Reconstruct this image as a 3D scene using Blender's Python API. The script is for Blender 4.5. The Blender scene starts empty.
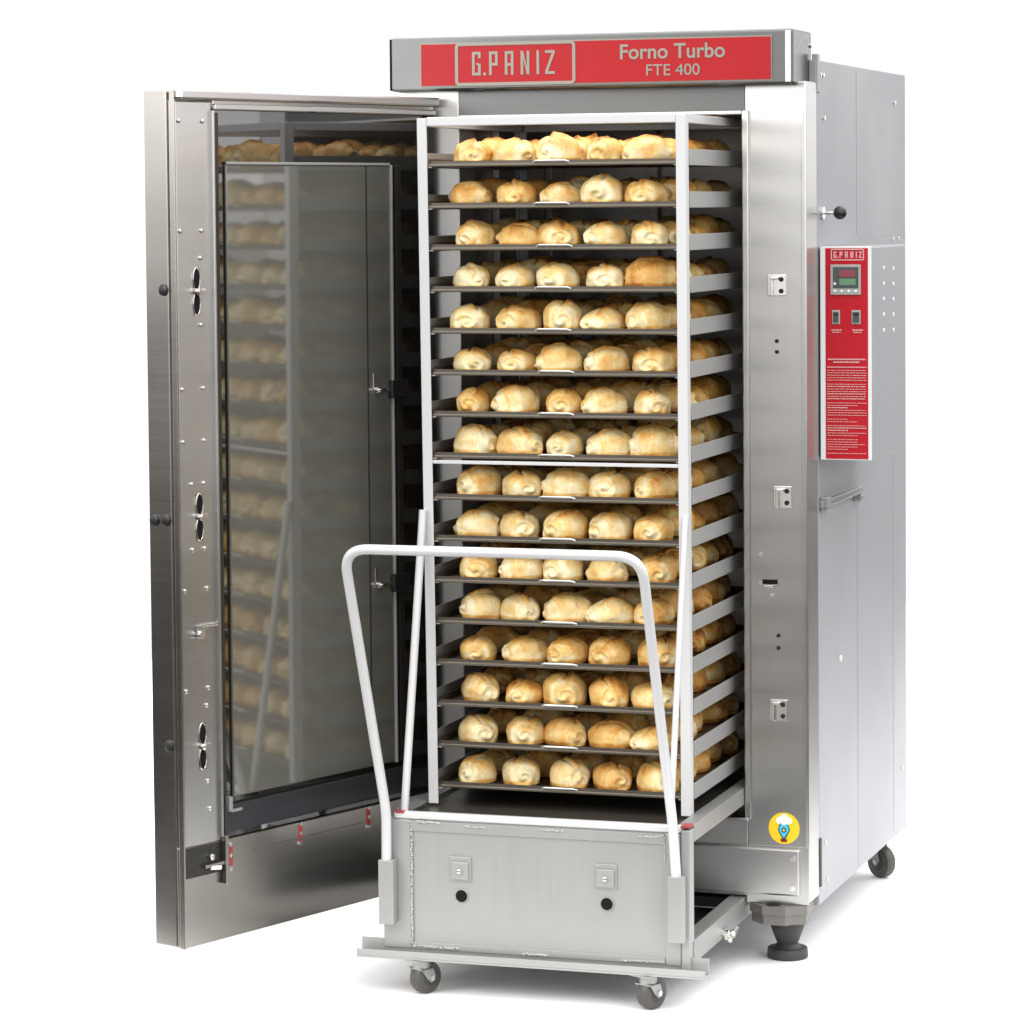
import bpy, bmesh, math, random
from mathutils import Vector, Matrix, noise
R = math.radians
random.seed(11)
scene = bpy.context.scene
col = scene.collection

# ------------------------------------------------------------------ materials
def newmat(name):
    m = bpy.data.materials.new(name); m.use_nodes = True
    nt = m.node_tree; b = nt.nodes['Principled BSDF']
    return m, nt, b
def plain(name, c, rough=.5, metal=0., spec=.5, coat=0.):
    m, nt, b = newmat(name)
    b.inputs['Base Color'].default_value = (*c, 1)
    b.inputs['Roughness'].default_value = rough
    b.inputs['Metallic'].default_value = metal
    b.inputs['Specular IOR Level'].default_value = spec
    b.inputs['Coat Weight'].default_value = coat
    return m
def brushed(name, c, rough=.25, metal=1., scale=(2, 2, 260), var=.12, bump=.02, smudge=.08, aniso=0.):
    """sheet metal: fine stretched grain, soft smudges in gloss and tone"""
    m, nt, b = newmat(name); N = nt.nodes; L = nt.links
    tc = N.new('ShaderNodeTexCoord'); mp = N.new('ShaderNodeMapping'); mp.inputs['Scale'].default_value = scale
    L.new(tc.outputs['Object'], mp.inputs['Vector'])
    n1 = N.new('ShaderNodeTexNoise'); n1.inputs['Scale'].default_value = 1.; n1.inputs['Detail'].default_value = 3
    L.new(mp.outputs['Vector'], n1.inputs['Vector'])
    n2 = N.new('ShaderNodeTexNoise'); n2.inputs['Scale'].default_value = 3.2; n2.inputs['Detail'].default_value = 4
    L.new(tc.outputs['Object'], n2.inputs['Vector'])
    r1 = N.new('ShaderNodeMapRange'); r1.inputs['From Min'].default_value = .3; r1.inputs['From Max'].default_value = .7
    r1.inputs['To Min'].default_value = rough - var*.5; r1.inputs['To Max'].default_value = rough + var*.5
    L.new(n1.outputs['Fac'], r1.inputs['Value'])
    ad = N.new('ShaderNodeMath'); ad.operation = 'MULTIPLY_ADD'; ad.inputs[1].default_value = smudge*2; 
    sb = N.new('ShaderNodeMath'); sb.operation = 'SUBTRACT'; sb.inputs[1].default_value = .5
    L.new(n2.outputs['Fac'], sb.inputs[0]); L.new(sb.outputs[0], ad.inputs[0]); L.new(r1.outputs[0], ad.inputs[2])
    L.new(ad.outputs[0], b.inputs['Roughness'])
    mx = N.new('ShaderNodeMix'); mx.data_type = 'RGBA'
    mx.inputs['A'].default_value = (c[0]*.9, c[1]*.9, c[2]*.9, 1); mx.inputs['B'].default_value = (min(1, c[0]*1.08), min(1, c[1]*1.08), min(1, c[2]*1.08), 1)
    L.new(n2.outputs['Fac'], mx.inputs['Factor']); L.new(mx.outputs['Result'], b.inputs['Base Color'])
    b.inputs['Metallic'].default_value = metal
    if aniso:
        b.inputs['Anisotropic'].default_value = aniso
        tg = N.new('ShaderNodeTangent'); tg.direction_type = 'RADIAL'; tg.axis = 'Z'; L.new(tg.outputs[0], b.inputs['Tangent'])
    bp = N.new('ShaderNodeBump'); bp.inputs['Strength'].default_value = bump*5; bp.inputs['Distance'].default_value = .0006
    L.new(n1.outputs['Fac'], bp.inputs['Height'])
    n4 = N.new('ShaderNodeTexNoise'); n4.inputs['Scale'].default_value = 2.6; n4.inputs['Detail'].default_value = 1; L.new(tc.outputs['Object'], n4.inputs['Vector'])
    b2 = N.new('ShaderNodeBump'); b2.inputs['Strength'].default_value = .35; b2.inputs['Distance'].default_value = .004
    L.new(n4.outputs['Fac'], b2.inputs['Height']); L.new(bp.outputs['Normal'], b2.inputs['Normal']); L.new(b2.outputs['Normal'], b.inputs['Normal'])
    return m
M = {}
M['steel'] = brushed('brushed_stainless', (.56, .55, .535), .34, 1., (2.5, 2.5, 240), .03, .0015, .03, .8)
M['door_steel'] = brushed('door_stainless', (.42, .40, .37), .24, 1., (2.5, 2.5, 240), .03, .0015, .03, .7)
M['header'] = brushed('header_metal', (.17, .172, .17), .32, 1., (2, 200, 60), .14, .01, .08)
M['chamber'] = brushed('chamber_lining', (.50, .475, .45), .42, 1., (3, 3, 120), .1, .01)
M['side'] = brushed('side_sheet', (.30, .305, .32), .42, .22, (150, 1.2, 1.2), .1, .01, .12)
M['alu'] = brushed('painted_aluminium', (.325, .328, .315), .42, .3, (160, 160, 2), .1, .012, .06)
M['alu_dark'] = brushed('raw_channel', (.30, .30, .29), .40, .5, (2, 160, 160), .1, .012, .06)
M['bracket'] = brushed('bracket_metal', (.16, .15, .14), .45, .3, (3, 3, 60), .1, .01)
M['white'] = plain('white_enamel', (.56, .56, .56), .28, 0, .5, .3)
M['support'] = brushed('support_metal', (.36, .355, .345), .40, .4, (160, 2, 160), .1, .01)
M['zinc'] = plain('zinc_screw', (.75, .73, .70), .22, 1)
M['tray'] = brushed('tray_metal', (.115, .10, .082), .38, .7, (60, 60, 60), .15, .01)
M['tray_rim'] = plain('tray_rim', (.15, .132, .105), .35, .7)
M['tab'] = plain('tray_tab', (.70, .69, .66), .3, .6)
M['black'] = plain('black_plastic', (.012, .012, .013), .35)
M['rubber'] = plain('rubber', (.030, .031, .029), .55)
M['tyre'] = plain('caster_tyre', (.055, .050, .044), .45)
M['hole'] = plain('dark_recess', (.01, .01, .01), .9, 0, .1)
M['void'] = plain('void_black', (.018, .018, .018), .7, 0, .2)
M['red'] = plain('red_panel', (.42, .009, .018), .5, 0, .2)
M['red_sign'] = plain('red_sign', (.37, .006, .011), .36, 0, .3)
M['red_paint'] = plain('red_marking', (.30, .035, .035), .5)
M['letter'] = plain('sign_letter', (.27, .255, .22), .45, .4)
M['pink'] = plain('panel_print', (.62, .32, .31), .5)
M['panel_white'] = plain('panel_white', (.70, .70, .69), .35)
M['bezel'] = plain('display_bezel', (.33, .34, .31), .4)
M['scr'] = plain('display_dark', (.04, .05, .05), .2)
M['seg_red'] = plain('display_red', (.22, .04, .05), .3)
M['seg_green'] = plain('display_green', (.10, .22, .12), .3)
M['weld'] = plain('weld_bead', (.40, .40, .38), .5, .2)
M['yellow'] = plain('emblem_yellow', (.90, .56, .01), .4)
M['cyan'] = plain('emblem_blue', (.06, .50, .75), .4)
M['navy'] = plain('emblem_navy', (.01, .05, .07), .4)
M['maroon'] = plain('emblem_maroon', (.18, .01, .01), .4)
M['swhite'] = plain('emblem_white', (.85, .85, .85), .4)
def glassy(name, c, ior, rough, coatc=None):
    m = plain(name, c, rough, 0, .5)
    b = m.node_tree.nodes['Principled BSDF']; b.inputs['IOR'].default_value = ior
    return m
M['dark_glass'] = glassy('dark_door_glass', (.012, .011, .009), 2.1, .03)
M['window'] = glassy('window_glass', (.105, .103, .088), 2.2, .06)
M['gasket'] = plain('door_gasket', (.018, .016, .013), .35)
M['sill'] = plain('window_sill_black', (.03, .032, .036), .35, .3)

def bread_mat():
    m, nt, b = newmat('bread_crust'); N = nt.nodes; L = nt.links
    at = N.new('ShaderNodeAttribute'); at.attribute_name = 'crust'
    oi = N.new('ShaderNodeObjectInfo'); tc = N.new('ShaderNodeTexCoord')
    off = N.new('ShaderNodeVectorMath'); off.operation = 'ADD'
    sc = N.new('ShaderNodeVectorMath'); sc.operation = 'SCALE'; sc.inputs['Scale'].default_value = 7.
    cmb = N.new('ShaderNodeCombineXYZ')
    L.new(oi.outputs['Random'], cmb.inputs[0]); L.new(oi.outputs['Random'], cmb.inputs[2]); L.new(cmb.outputs[0], sc.inputs[0])
    L.new(tc.outputs['Object'], off.inputs[0]); L.new(sc.outputs[0], off.inputs[1])
    n = N.new('ShaderNodeTexNoise'); n.inputs['Scale'].default_value = 26; n.inputs['Detail'].default_value = 9; n.inputs['Roughness'].default_value = .62
    n3 = N.new('ShaderNodeTexNoise'); n3.inputs['Scale'].default_value = 230; n3.inputs['Detail'].default_value = 3
    L.new(off.outputs[0], n.inputs['Vector']); L.new(off.outputs[0], n3.inputs['Vector'])
    # crust tone = object tone + ridge attribute + blotches
    sep = N.new('ShaderNodeSeparateColor'); L.new(oi.outputs['Color'], sep.inputs[0])
    a = N.new('ShaderNodeMath'); a.operation = 'ADD'; L.new(at.outputs['Fac'], a.inputs[0]); L.new(sep.outputs[0], a.inputs[1])
    c = N.new('ShaderNodeMath'); c.operation = 'MULTIPLY_ADD'; c.inputs[1].default_value = 1.15; L.new(n.outputs['Fac'], c.inputs[0]); L.new(a.outputs[0], c.inputs[2])
    d = N.new('ShaderNodeMath'); d.operation = 'SUBTRACT'; d.inputs[1].default_value = .60; L.new(c.outputs[0], d.inputs[0])
    rp = N.new('ShaderNodeValToRGB'); cr = rp.color_ramp
    cr.elements[0].position = 0.; cr.elements[0].color = (.88, .76, .48, 1)
    cr.elements[1].position = 1.; cr.elements[1].color = (.30, .105, .020, 1)
    e = cr.elements.new(.32); e.color = (.80, .54, .20, 1)
    e = cr.elements.new(.62); e.color = (.66, .32, .07, 1)
    L.new(d.outputs[0], rp.inputs[0]); L.new(rp.outputs[0], b.inputs['Base Color'])
    b.inputs['Roughness'].default_value = .48
    b.inputs['Specular IOR Level'].default_value = .35
    bp = N.new('ShaderNodeBump'); bp.inputs['Strength'].default_value = .6; bp.inputs['Distance'].default_value = .0018
    L.new(n3.outputs['Fac'], bp.inputs['Height']); L.new(bp.outputs['Normal'], b.inputs['Normal'])
    return m
M['bread'] = bread_mat()

def floor_mat():
    m, nt, b = newmat('white_sweep'); N = nt.nodes; L = nt.links
    n = N.new('ShaderNodeTexNoise'); n.inputs['Scale'].default_value = 6; n.inputs['Detail'].default_value = 3
    mx = N.new('ShaderNodeMix'); mx.data_type = 'RGBA'
    mx.inputs['A'].default_value = (.93, .93, .93, 1); mx.inputs['B'].default_value = (.97, .97, .97, 1)
    L.new(n.outputs['Fac'], mx.inputs['Factor']); L.new(mx.outputs['Result'], b.inputs['Base Color'])
    b.inputs['Roughness'].default_value = .9; b.inputs['Specular IOR Level'].default_value = .05
    return m
M['floor'] = floor_mat()

# ------------------------------------------------------------------ mesh builder
class MB:
    def __init__(s, T=None, off=(0, 0, 0)):
        s.bm = bmesh.new(); s.T = T; s.off = Vector(off)
    def _p(s, v):
        v = Vector(v)
        if s.T: v = s.T(v)
        return v - s.off
    def _merge(s, tmp, sm=False):
        for f_ in tmp.faces: f_.smooth = sm
        for v in tmp.verts: v.co = s._p(v.co)
        me = bpy.data.meshes.new('tmp'); tmp.to_mesh(me); tmp.free(); s.bm.from_mesh(me); bpy.data.meshes.remove(me)
    def box(s, a, b, bev=0., seg=2):
        a, b = [min(p, q) for p, q in zip(a, b)], [max(p, q) for p, q in zip(a, b)]
        t = bmesh.new(); bmesh.ops.create_cube(t, size=1)
        for v in t.verts: v.co = Vector([(a[i]+b[i])/2 + v.co[i]*(b[i]-a[i]) for i in range(3)])
        if bev:
            bev = min(bev, .45*min(b[i]-a[i] for i in range(3)))
            bmesh.ops.bevel(t, geom=t.edges[:], offset=bev, segments=seg, profile=.5, affect='EDGES')
        s._merge(t); return s
    def prism(s, pts, z0, z1, axis='z', bev=0.):
        """outline pts (2D) extruded along axis"""
        t = bmesh.new()
        def P(u, v, w): return {'z': (u, v, w), 'y': (u, w, v), 'x': (w, u, v)}[axis]
        A = [t.verts.new(P(u, v, z0)) for u, v in pts]; B = [t.verts.new(P(u, v, z1)) for u, v in pts]
        t.faces.new(A); t.faces.new(B[::-1]); n = len(pts)
        for i in range(n): t.faces.new((A[i], A[(i+1) % n], B[(i+1) % n], B[i]))
        bmesh.ops.recalc_face_normals(t, faces=t.faces[:])
        if bev: bmesh.ops.bevel(t, geom=t.edges[:], offset=bev, segments=2, profile=.5, affect='EDGES')
        s._merge(t); return s
    def cyl(s, a, b, r, r2=None, n=24, bev=0.):
        a, b = Vector(a), Vector(b); d = b-a; r2 = r if r2 is None else r2
        t = bmesh.new(); bmesh.ops.create_cone(t, cap_ends=True, segments=n, radius1=r, radius2=r2, depth=d.length)
        if bev:
            es = [e for e in t.edges if len(e.link_faces) == 2 and any(len(f.verts) > 4 for f in e.link_faces)]
            bmesh.ops.bevel(t, geom=es, offset=bev, segments=2, profile=.5, affect='EDGES')
        q = Vector((0, 0, 1)).rotation_difference(d.normalized()); mid = (a+b)/2
        for v in t.verts: v.co = q @ v.co + mid
        s._merge(t, True); return s
    def ball(s, c, r, n=16, sc=(1, 1, 1)):
        t = bmesh.new(); bmesh.ops.create_uvsphere(t, u_segments=n, v_segments=n//2+2, radius=r)
        for v in t.verts: v.co = Vector((v.co.x*sc[0]+c[0], v.co.y*sc[1]+c[1], v.co.z*sc[2]+c[2]))
        s._merge(t, True); return s
    def tube(s, path, r, n=14):
        path = [Vector(p) for p in path]; t = bmesh.new(); rings = []; up = None
        for i, p in enumerate(path):
            d = (path[min(i+1, len(path)-1)] - path[max(i-1, 0)]).normalized()
            if up is None: up = d.orthogonal().normalized()
            else: up = (up - d*up.dot(d)).normalized()
            sd = d.cross(up)
            rings.append([t.verts.new(p + (up*math.cos(k*2*math.pi/n)+sd*math.sin(k*2*math.pi/n))*r) for k in range(n)])
        for A, B in zip(rings, rings[1:]):
            for k in range(n): t.faces.new((A[k], A[(k+1) % n], B[(k+1) % n], B[k]))
        t.faces.new(rings[0][::-1]); t.faces.new(rings[-1])
        bmesh.ops.recalc_face_normals(t, faces=t.faces[:])
        s._merge(t, True); return s
    def build(s, name, mat, parent=None, smooth=True):
        me = bpy.data.meshes.new(name)
        bmesh.ops.recalc_face_normals(s.bm, faces=s.bm.faces[:])
        s.bm.to_mesh(me); s.bm.free()
        me.materials.append(mat)
        if smooth:
            fl = [False]*len(me.polygons); me.polygons.foreach_get('use_smooth', fl)
            if any(fl): me.set_sharp_from_angle(angle=R(35)); me.polygons.foreach_set('use_smooth', fl)
        o = bpy.data.objects.new(name, me); col.objects.link(o)
        if parent: o.parent = parent
        return o
def empty(name, loc, rz, label, cat, group=None):
    o = bpy.data.objects.new(name, None); o.empty_display_size = .1; col.objects.link(o)
    o.location = loc; o.rotation_euler = (0, 0, rz); tag(o, label, cat, group); return o
def tag(o, label, cat, group=None, kind=None):
    if label: o['label'] = label
    if cat: o['category'] = cat
    if group: o['group'] = group
    if kind: o['kind'] = kind
def text_mb(mb, body, x0, x1, z0, z1, y0, y1, plane='xz', bold=0., conv=None):
    """text fitted into the rectangle, extruded between y0 and y1"""
    cu = bpy.data.curves.new('txt', 'FONT'); cu.body = body; cu.extrude = .5; cu.offset = bold; cu.resolution_u = 6
    ob = bpy.data.objects.new('txt', cu); col.objects.link(ob)
    dg = bpy.context.evaluated_depsgraph_get(); me = bpy.data.meshes.new_from_object(ob.evaluated_get(dg))
    xs = [v.co.x for v in me.vertices]; ys = [v.co.y for v in me.vertices]
    a, b, c, d = min(xs), max(xs), min(ys), max(ys)
    t = bmesh.new(); t.from_mesh(me)
    for v in t.verts:
        u = x0+(v.co.x-a)/(b-a)*(x1-x0); w = z0+(v.co.y-c)/(d-c)*(z1-z0)
        v.co = Vector((u, y0 if v.co.z > 0 else y1, w))
    mb._merge(t); bpy.data.objects.remove(ob); bpy.data.curves.remove(cu); bpy.data.meshes.remove(me)
LET = {'G': ['M10,0,0,0', '0,0,0,10', '0,10,10,10', '10,10,10,7.5'], }
def logo_strokes(mb, x0, x1, z0, z1, y0, y1, w):
    """condensed square lettering G.PANIZ drawn with bars"""
    H = z1-z0; n = 6.4; adv = (x1-x0)/n; lw = adv*.66
    def bar(ax, az, bx, bz):
        mb.box((ax, y0, az), (bx, y1, bz))
    def X(k): return x0 + k*adv
    g = X(0)  # G
    bar(g, z0, g+w, z1); bar(g+w, z1-w, g+lw, z1); bar(g+w, z0, g+lw, z0+w); bar(g+lw-w, z0+w, g+lw, z0+H*.5); bar(g+lw*.5, z0+H*.5-w*.5, g+lw-w, z0+H*.5+w*.3); bar(g+lw-w, z1-H*.28, g+lw, z1-w)
    bar(X(1)-adv*.15, z0, X(1)-adv*.15+w, z0+w)
    p = X(1.3)  # P
    bar(p, z0, p+w, z1); bar(p+w, z1-w, p+lw, z1); bar(p+w, z0+H*.4, p+lw, z0+H*.4+w); bar(p+lw-w, z0+H*.4+w, p+lw, z1-w)
    a = X(2.5)  # A
    bar(a, z0, a+w, z1); bar(a+lw-w, z0, a+lw, z1); bar(a+w, z1-w, a+lw-w, z1); bar(a+w, z0+H*.38, a+lw-w, z0+H*.38+w)
    q = X(3.7)  # N
    bar(q, z0, q+w, z1); bar(q+lw-w, z0, q+lw, z1)
    mb.prism([(q+w, z1), (q+w, z1-H*.3), (q+lw-w, z0), (q+lw-w, z0+H*.3)], y0, y1, 'y')
    i = X(4.9); bar(i, z0, i+w, z1)
    z = X(5.55)  # Z
    e = z+lw*1.1
    bar(z, z1-w, e, z1); bar(z, z0, e, z0+w)
    mb.prism([(e-w*1.1, z1-w), (e, z1-w), (z+w*1.1, z0+w), (z, z0+w)], y0, y1, 'y')
def ring(mb, x0, x1, z0, z1, y0, y1, w, r=.008):
    """rounded rectangular outline"""
    def rr(x0, x1, z0, z1, r):
        P = []
        for cx, cz, a in ((x1-r, z1-r, 0), (x0+r, z1-r, 90), (x0+r, z0+r, 180), (x1-r, z0+r, 270)):
            for k in range(5): P.append((cx+r*math.cos(R(a+k*22.5)), cz+r*math.sin(R(a+k*22.5))))
        return P
    A, B = rr(x0, x1, z0, z1, r), rr(x0+w, x1-w, z0+w, z1-w, max(r-w, .001)); n = len(A); t = bmesh.new()
    V = [[t.verts.new((u, y, v)) for u, v in P] for y in (y0, y1) for P in (A, B)]
    for i in range(n):
        j = (i+1) % n
        t.faces.new((V[0][i], V[0][j], V[1][j], V[1][i])); t.faces.new((V[2][i], V[3][i], V[3][j], V[2][j]))
        t.faces.new((V[0][i], V[2][i], V[2][j], V[0][j])); t.faces.new((V[1][i], V[1][j], V[3][j], V[3][i]))
    mb._merge(t)

# ------------------------------------------------------------------ setting
f = MB(); f.box((-2.7, -1.15, -.02), (2.05, 7, 0)); fo = f.build('floor', M['floor'], None, False); tag(fo, None, None, None, 'structure')

# ------------------------------------------------------------------ OVEN
W, XL = 1.12, .078
OB = (.6, .6, 0)
oven = empty('bakery_oven', OB, 0, 'tall stainless steel bakery rack oven with red sign and open glass door', 'oven')
def O(T=None): return MB(T, OB)
D = 1.165
# body shell: side walls, roof, back
b = O()
b.box((W-.02, .112, .124), (W, D, 2.2), .003)
b.box((XL, .112, .124), (XL+.02, D, 2.2), .003)
b.box((XL+.02, .112, 2.18), (W-.02, D, 2.2)); b.box((XL+.02, D-.02, .124), (W-.02, D, 2.18))
b.box((XL+.02, .112, .124), (W-.02, D-.02, .15))
body = b.build('body', M['side'], oven)
# seams & folded strip on the right wall
b = O(); b.box((W, .550, 1.77), (W+.0006, .553, 2.19)); b.box((W, .550, .135), (W+.0006, .553, 1.085)); b.box((W, .990, .14), (W+.0005, .992, 1.2))
b.box((W, .50, 1.762), (W+.0005, 1.16, 1.764))
b.build('panel_seam', M['side'], body)
for (yy, zz) in ((.145, 2.165), (.175, 2.165), (.185, 2.06), (.17, .27), (.19, .175), (1.02, 2.12), (1.10, .3), (.99, 1.755), (1.06, 1.755)):
    s = O(); s.cyl((W, yy, zz), (W+.004, yy, zz), .0055, n=12); s.build('screw', M['zinc'], body)
s = O(); s.cyl((W, .346, .705), (W+.004, .346, .705), .008, n=16); s.build('cap', M['panel_white'], body)
# little fold at the lower front edge of the wall
b = O(); b.box((W, .112, .17), (W+.003, .128, .29)); b.build('edge_clip', M['rubber'], body)
# drawer rail bracket under the control box
b = O(); b.box((W, .125, 1.105), (W+.012, .56, 1.122), .002); b.box((W+.012, .125, 1.108), (W+.02, .56, 1.112), .001)
b.box((W, .13, 1.095), (W+.022, .16, 1.132), .003); b.box((W, .50, 1.088), (W+.022, .53, 1.105), .003)
b.build('bracket_rail', M['alu_dark'], oven)
# control-side knob
k = O(); k.cyl((W, .16, 1.828), (W+.006, .16, 1.828), .016, n=20); k.cyl((W+.006, .16, 1.828), (W+.035, .16, 1.828), .0045, n=12)
kn = k.build('knob_stem', M['zinc'], oven)
k = O(); k.ball((W+.046, .16, 1.828), .0165, 20); k.build('knob', M['black'], kn)

# front frame (columns)
zt = 2.145
b = O()
b.box((.9685, 0, .15), (W, .112, zt), .004)
fr = b.build('front_column', M['steel'], oven)
b = O(); b.box((XL, 0, .15), (.237, .112, zt), .004); frl = b.build('front_column', M['steel'], oven)
b = O(); b.box((.9625, -.008, .354), (.9785, .0, 2.077), .003); b.build('edge_strip', M['steel'], fr)
b = O(); b.box((1.108, -.0025, .285), (1.1145, 0., 2.07), .001); b.build('edge_strip', M['steel'], fr)
b = O(); b.box((.237, .0, 2.077), (.9685, .112, zt)); b.build('lintel', M['header'], oven)
b = O(); b.box((.2375, -.008, 2.066), (.9625, .0, 2.0768), .003); b.build('lintel_trim', M['steel'], oven)
b = O(); b.box((.237, .001, .163), (.968, .112, .354), .002); lp = b.build('kick_panel', M['steel'], oven)
b = O(); b.box((.237, -.008, .348), (.972, .0, .356), .003); b.build('kick_trim', M['steel'], lp)
b = O(); b.box((.80, -.012, .170), (1.1, -.0005, .285), .005); b.box((.965, -.002, .148), (1.121, .0, .29), .002); cp = b.build('corner_plate', M['steel'], oven)
for (xx, zz) in ((1.083, .262), (1.083, .190)):
    s = O(); s.cyl((xx, -.012, zz), (xx, -.0155, zz), .007, n=14); s.build('screw', M['zinc'], cp)
# strike plates on the right column
for n_, zz in enumerate((1.655, 1.143, .623)):
    x = 1.046 + (.0, .012, .0)[n_]
    p = O(); p.box((x-.022, -.0035, zz-.026), (x+.024, 0, zz+.026), .0015); p.box((x-.014, -.014, zz-.026), (x-.006, -.0035, zz+.020), .002)
    p.box((x-.014, -.016, zz+.014), (x+.006, -.0035, zz+.021), .002)
    st = p.build('strike_plate', M['zinc'], fr)
    for dz in (-.014, .014):
        s = O(); s.cyl((x+.012, -.0035, zz+dz), (x+.012, -.0062, zz+dz), .0058, n=12); s.build('screw', M['void'], st)
for (xx, zz, mt) in ((1.046, 1.52, 'void'), (1.046, 1.494, 'void'), (1.003, 1.002, 'zinc'), (1.003, .932, 'zinc'), (1.047, .805, 'void'), (1.047, .775, 'void'), (1.031, .903, 'zinc')):
    s = O(); s.cyl((xx, 0, zz), (xx, -.003, zz), .0048, n=12); s.build('screw', M[mt], fr)
b = O(); b.box((1.008, -.0025, .930), (1.045, -.0002, .941)); la = b.build('latch_slot', M['hole'], fr)
b = O(); b.box((1.012, -.010, .921), (1.036, -.0002, .9295), .002); b.build('latch_tongue', M['zinc'], fr)
# chamber
b = O()
cx0, cx1, cy1, cz0, cz1 = .218, .992, .93, .37, 2.09
b.box((cx0-.02, .1125, cz0), (cx0, cy1, cz1)); b.box((cx1, .1125, cz0), (cx1+.02, cy1, cz1))
b.box((cx0-.02, cy1, cz0), (cx1+.02, cy1+.02, cz1)); b.box((cx0, .1125, cz1-.02), (cx1, cy1, cz1)); b.box((cx0, .1125, cz0-.015), (cx1, cy1, cz0))
ch = b.build('chamber', M['chamber'], oven)
b = O()
for yy in (.30, .52, .74): b.box((cx0, yy, cz0), (cx0+.02, yy+.03, cz1-.02), .003); b.box((cx1-.02, yy, cz0), (cx1, yy+.03, cz1-.02), .003)
b.box((.46, cy1-.03, cz0), (.49, cy1, cz1-.02), .003); b.box((.74, cy1-.03, cz0), (.77, cy1, cz1-.02), .003)
b.build('air_duct', M['chamber'], ch)
# header sign
b = O(); b.box((.0755, -.05, 2.1355), (1.1005, .145, 2.269), .007, 3); hd = b.build('header', M['header'], oven)
b = O(); b.box((1.082, -.052, 2.141), (1.0955, -.0485, 2.264), .001); b.build('edge_strip', M['steel'], hd)  # bright line of the rounded corner put in as a pale steel strip
b = O(); b.box((.0725, -.0485, 2.139), (.0758, .14, 2.266)); b.build('end_cap', M['void'], hd)
b = O(); b.box((.1545, -.0528, 2.146), (1.0505, -.0508, 2.2535)); b.build('sign_border', M['letter'], hd)
sg = O(); sg.box((.158, -.0548, 2.149), (1.047, -.0528, 2.2505)); sg = sg.build('sign_panel', M['red_sign'], hd)
l = O(); ring(l, .2475, .5585, 2.1465, 2.2530, -.0562, -.0549, .008, .012); l.build('logo_frame', M['letter'], hd)
l = O(); logo_strokes(l, .292, .510, 2.172, 2.230, -.0562, -.0549, .0068); l.build('logo_lettering', M['letter'], hd)
l = O(); text_mb(l, 'Forno Turbo', .672, .935, 2.203, 2.2395, -.0562, -.0549, bold=.018); l.build('sign_lettering', M['letter'], hd)
l = O(); text_mb(l, 'FTE 400', .738, .872, 2.1625, 2.190, -.0562, -.0549, bold=.004); l.build('sign_lettering', M['letter'], hd)
for zz in (2.165, 2.235):
    s = O(); s.cyl((1.1005, .128, zz), (1.105, .128, zz), .006, n=12); s.build('screw', M['zinc'], hd)
# little plate joining header and body
b = O(); b.box((W-.012, .1125, 2.12), (W+.003, .135, 2.215), .002); b.build('joint_plate', M['alu'], oven)

# control box
CY = .12
b = O(); b.box((W+.003, CY, 1.226), (1.247, .552, 1.745), .004); cb = b.build('control_box', M['side'], oven)
def cu(u): return 1.125+(u-820)*.00246
def cv(v): return 1.745-(v-247)*.00244
b = O(); b.box((cu(820.4), CY-.003, cv(460)), (cu(872.0), CY-.0002, cv(246.5)), .001); b.build('panel_surround', M['panel_white'], cb)
b = O(); b.box((cu(825.8), CY-.0045, cv(458.8)), (cu(868.6), CY-.003, cv(248.2))); b.build('control_panel', M['red'], cb)
y0, y1 = CY-.0060, CY-.0046
l = O(); ring(l, cu(831.5), cu(865), cv(260.5), cv(248.8), y0, y1, .0028, .005); logo_strokes(l, cu(834.3), cu(863.5), cv(258), cv(251.5), y0, y1, .0028); l.build('logo_lettering', M['pink'], cb)
b = O(); b.box((cu(831.3), CY-.009, cv(294.6)), (cu(861.8), CY-.0046, cv(264.5)), .001); dp = b.build('display', M['bezel'], cb)
b = O(); b.box((cu(834), CY-.0105, cv(288)), (cu(859.5), CY-.0091, cv(267))); b.build('screen', M['scr'], dp)
b = O(); b.box((cu(840.5), CY-.0118, cv(277)), (cu(856.5), CY-.0107, cv(270)), .0004); b.build('readout', M['seg_red'], dp)
b = O(); b.box((cu(840.5), CY-.0118, cv(285)), (cu(857), CY-.0107, cv(278.5)), .0004); b.build('readout', M['seg_green'], dp)
for u, v in ((836, 283.5), (836, 290.5), (843, 290.8), (850, 290.8), (857, 290.8)):
    s = O(); s.cyl((cu(u), CY-.0090, cv(v)), (cu(u), CY-.0128, cv(v)), .0034, n=12); s.build('button', M['panel_white'], dp)
for u0, u1 in ((832.6, 840.6), (852.3, 861.4)):
    b = O(); b.box((cu(u0), CY-.007, cv(324)), (cu(u1), CY-.0046, cv(310)), .001); sw = b.build('switch', M['bezel'], cb)
    b = O(); b.prism([(CY-.0071, cv(322)), (CY-.0135, cv(322)), (CY-.009, cv(316)), (CY-.011, cv(312)), (CY-.0071, cv(312))], cu(u0+1.5), cu(u1-1.5), 'x'); b.build('rocker', M['rubber'], sw)
rr = random.Random(3)
l = O()
def txline(v, u0, u1, h=.0016, gap=.5):
    u = u0
    while u < u1-.5:
        w = rr.uniform(1.0, 3.4); w = min(w, u1-u)
        l.box((cu(u), y0, cv(v)), (cu(u+w), y1, cv(v)+h)); u += w + rr.uniform(.35, gap+.35)
for a_, b_ in ((831.8, 842), (853, 863.5)):
    txline(330.5, a_, b_, .0032, .2); txline(332.6, a_+1, b_-1, .0024, .2)
txline(359.8, 828, 866, .0034, .1); txline(362.6, 833.5, 860, .0034, .1); txline(367.5, 827.5, 867, .0026, .1)
v = 370.5
while v < 456:
    big = rr.random() < .12
    txline(v, 827.5, rr.choice((867, 867, 866, 858, 848)), .0026 if big else .0016, .5); v += 2.45 + (1.6 if rr.random() < .15 else 0)
l.build('printed_text', M['pink'], cb)
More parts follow.
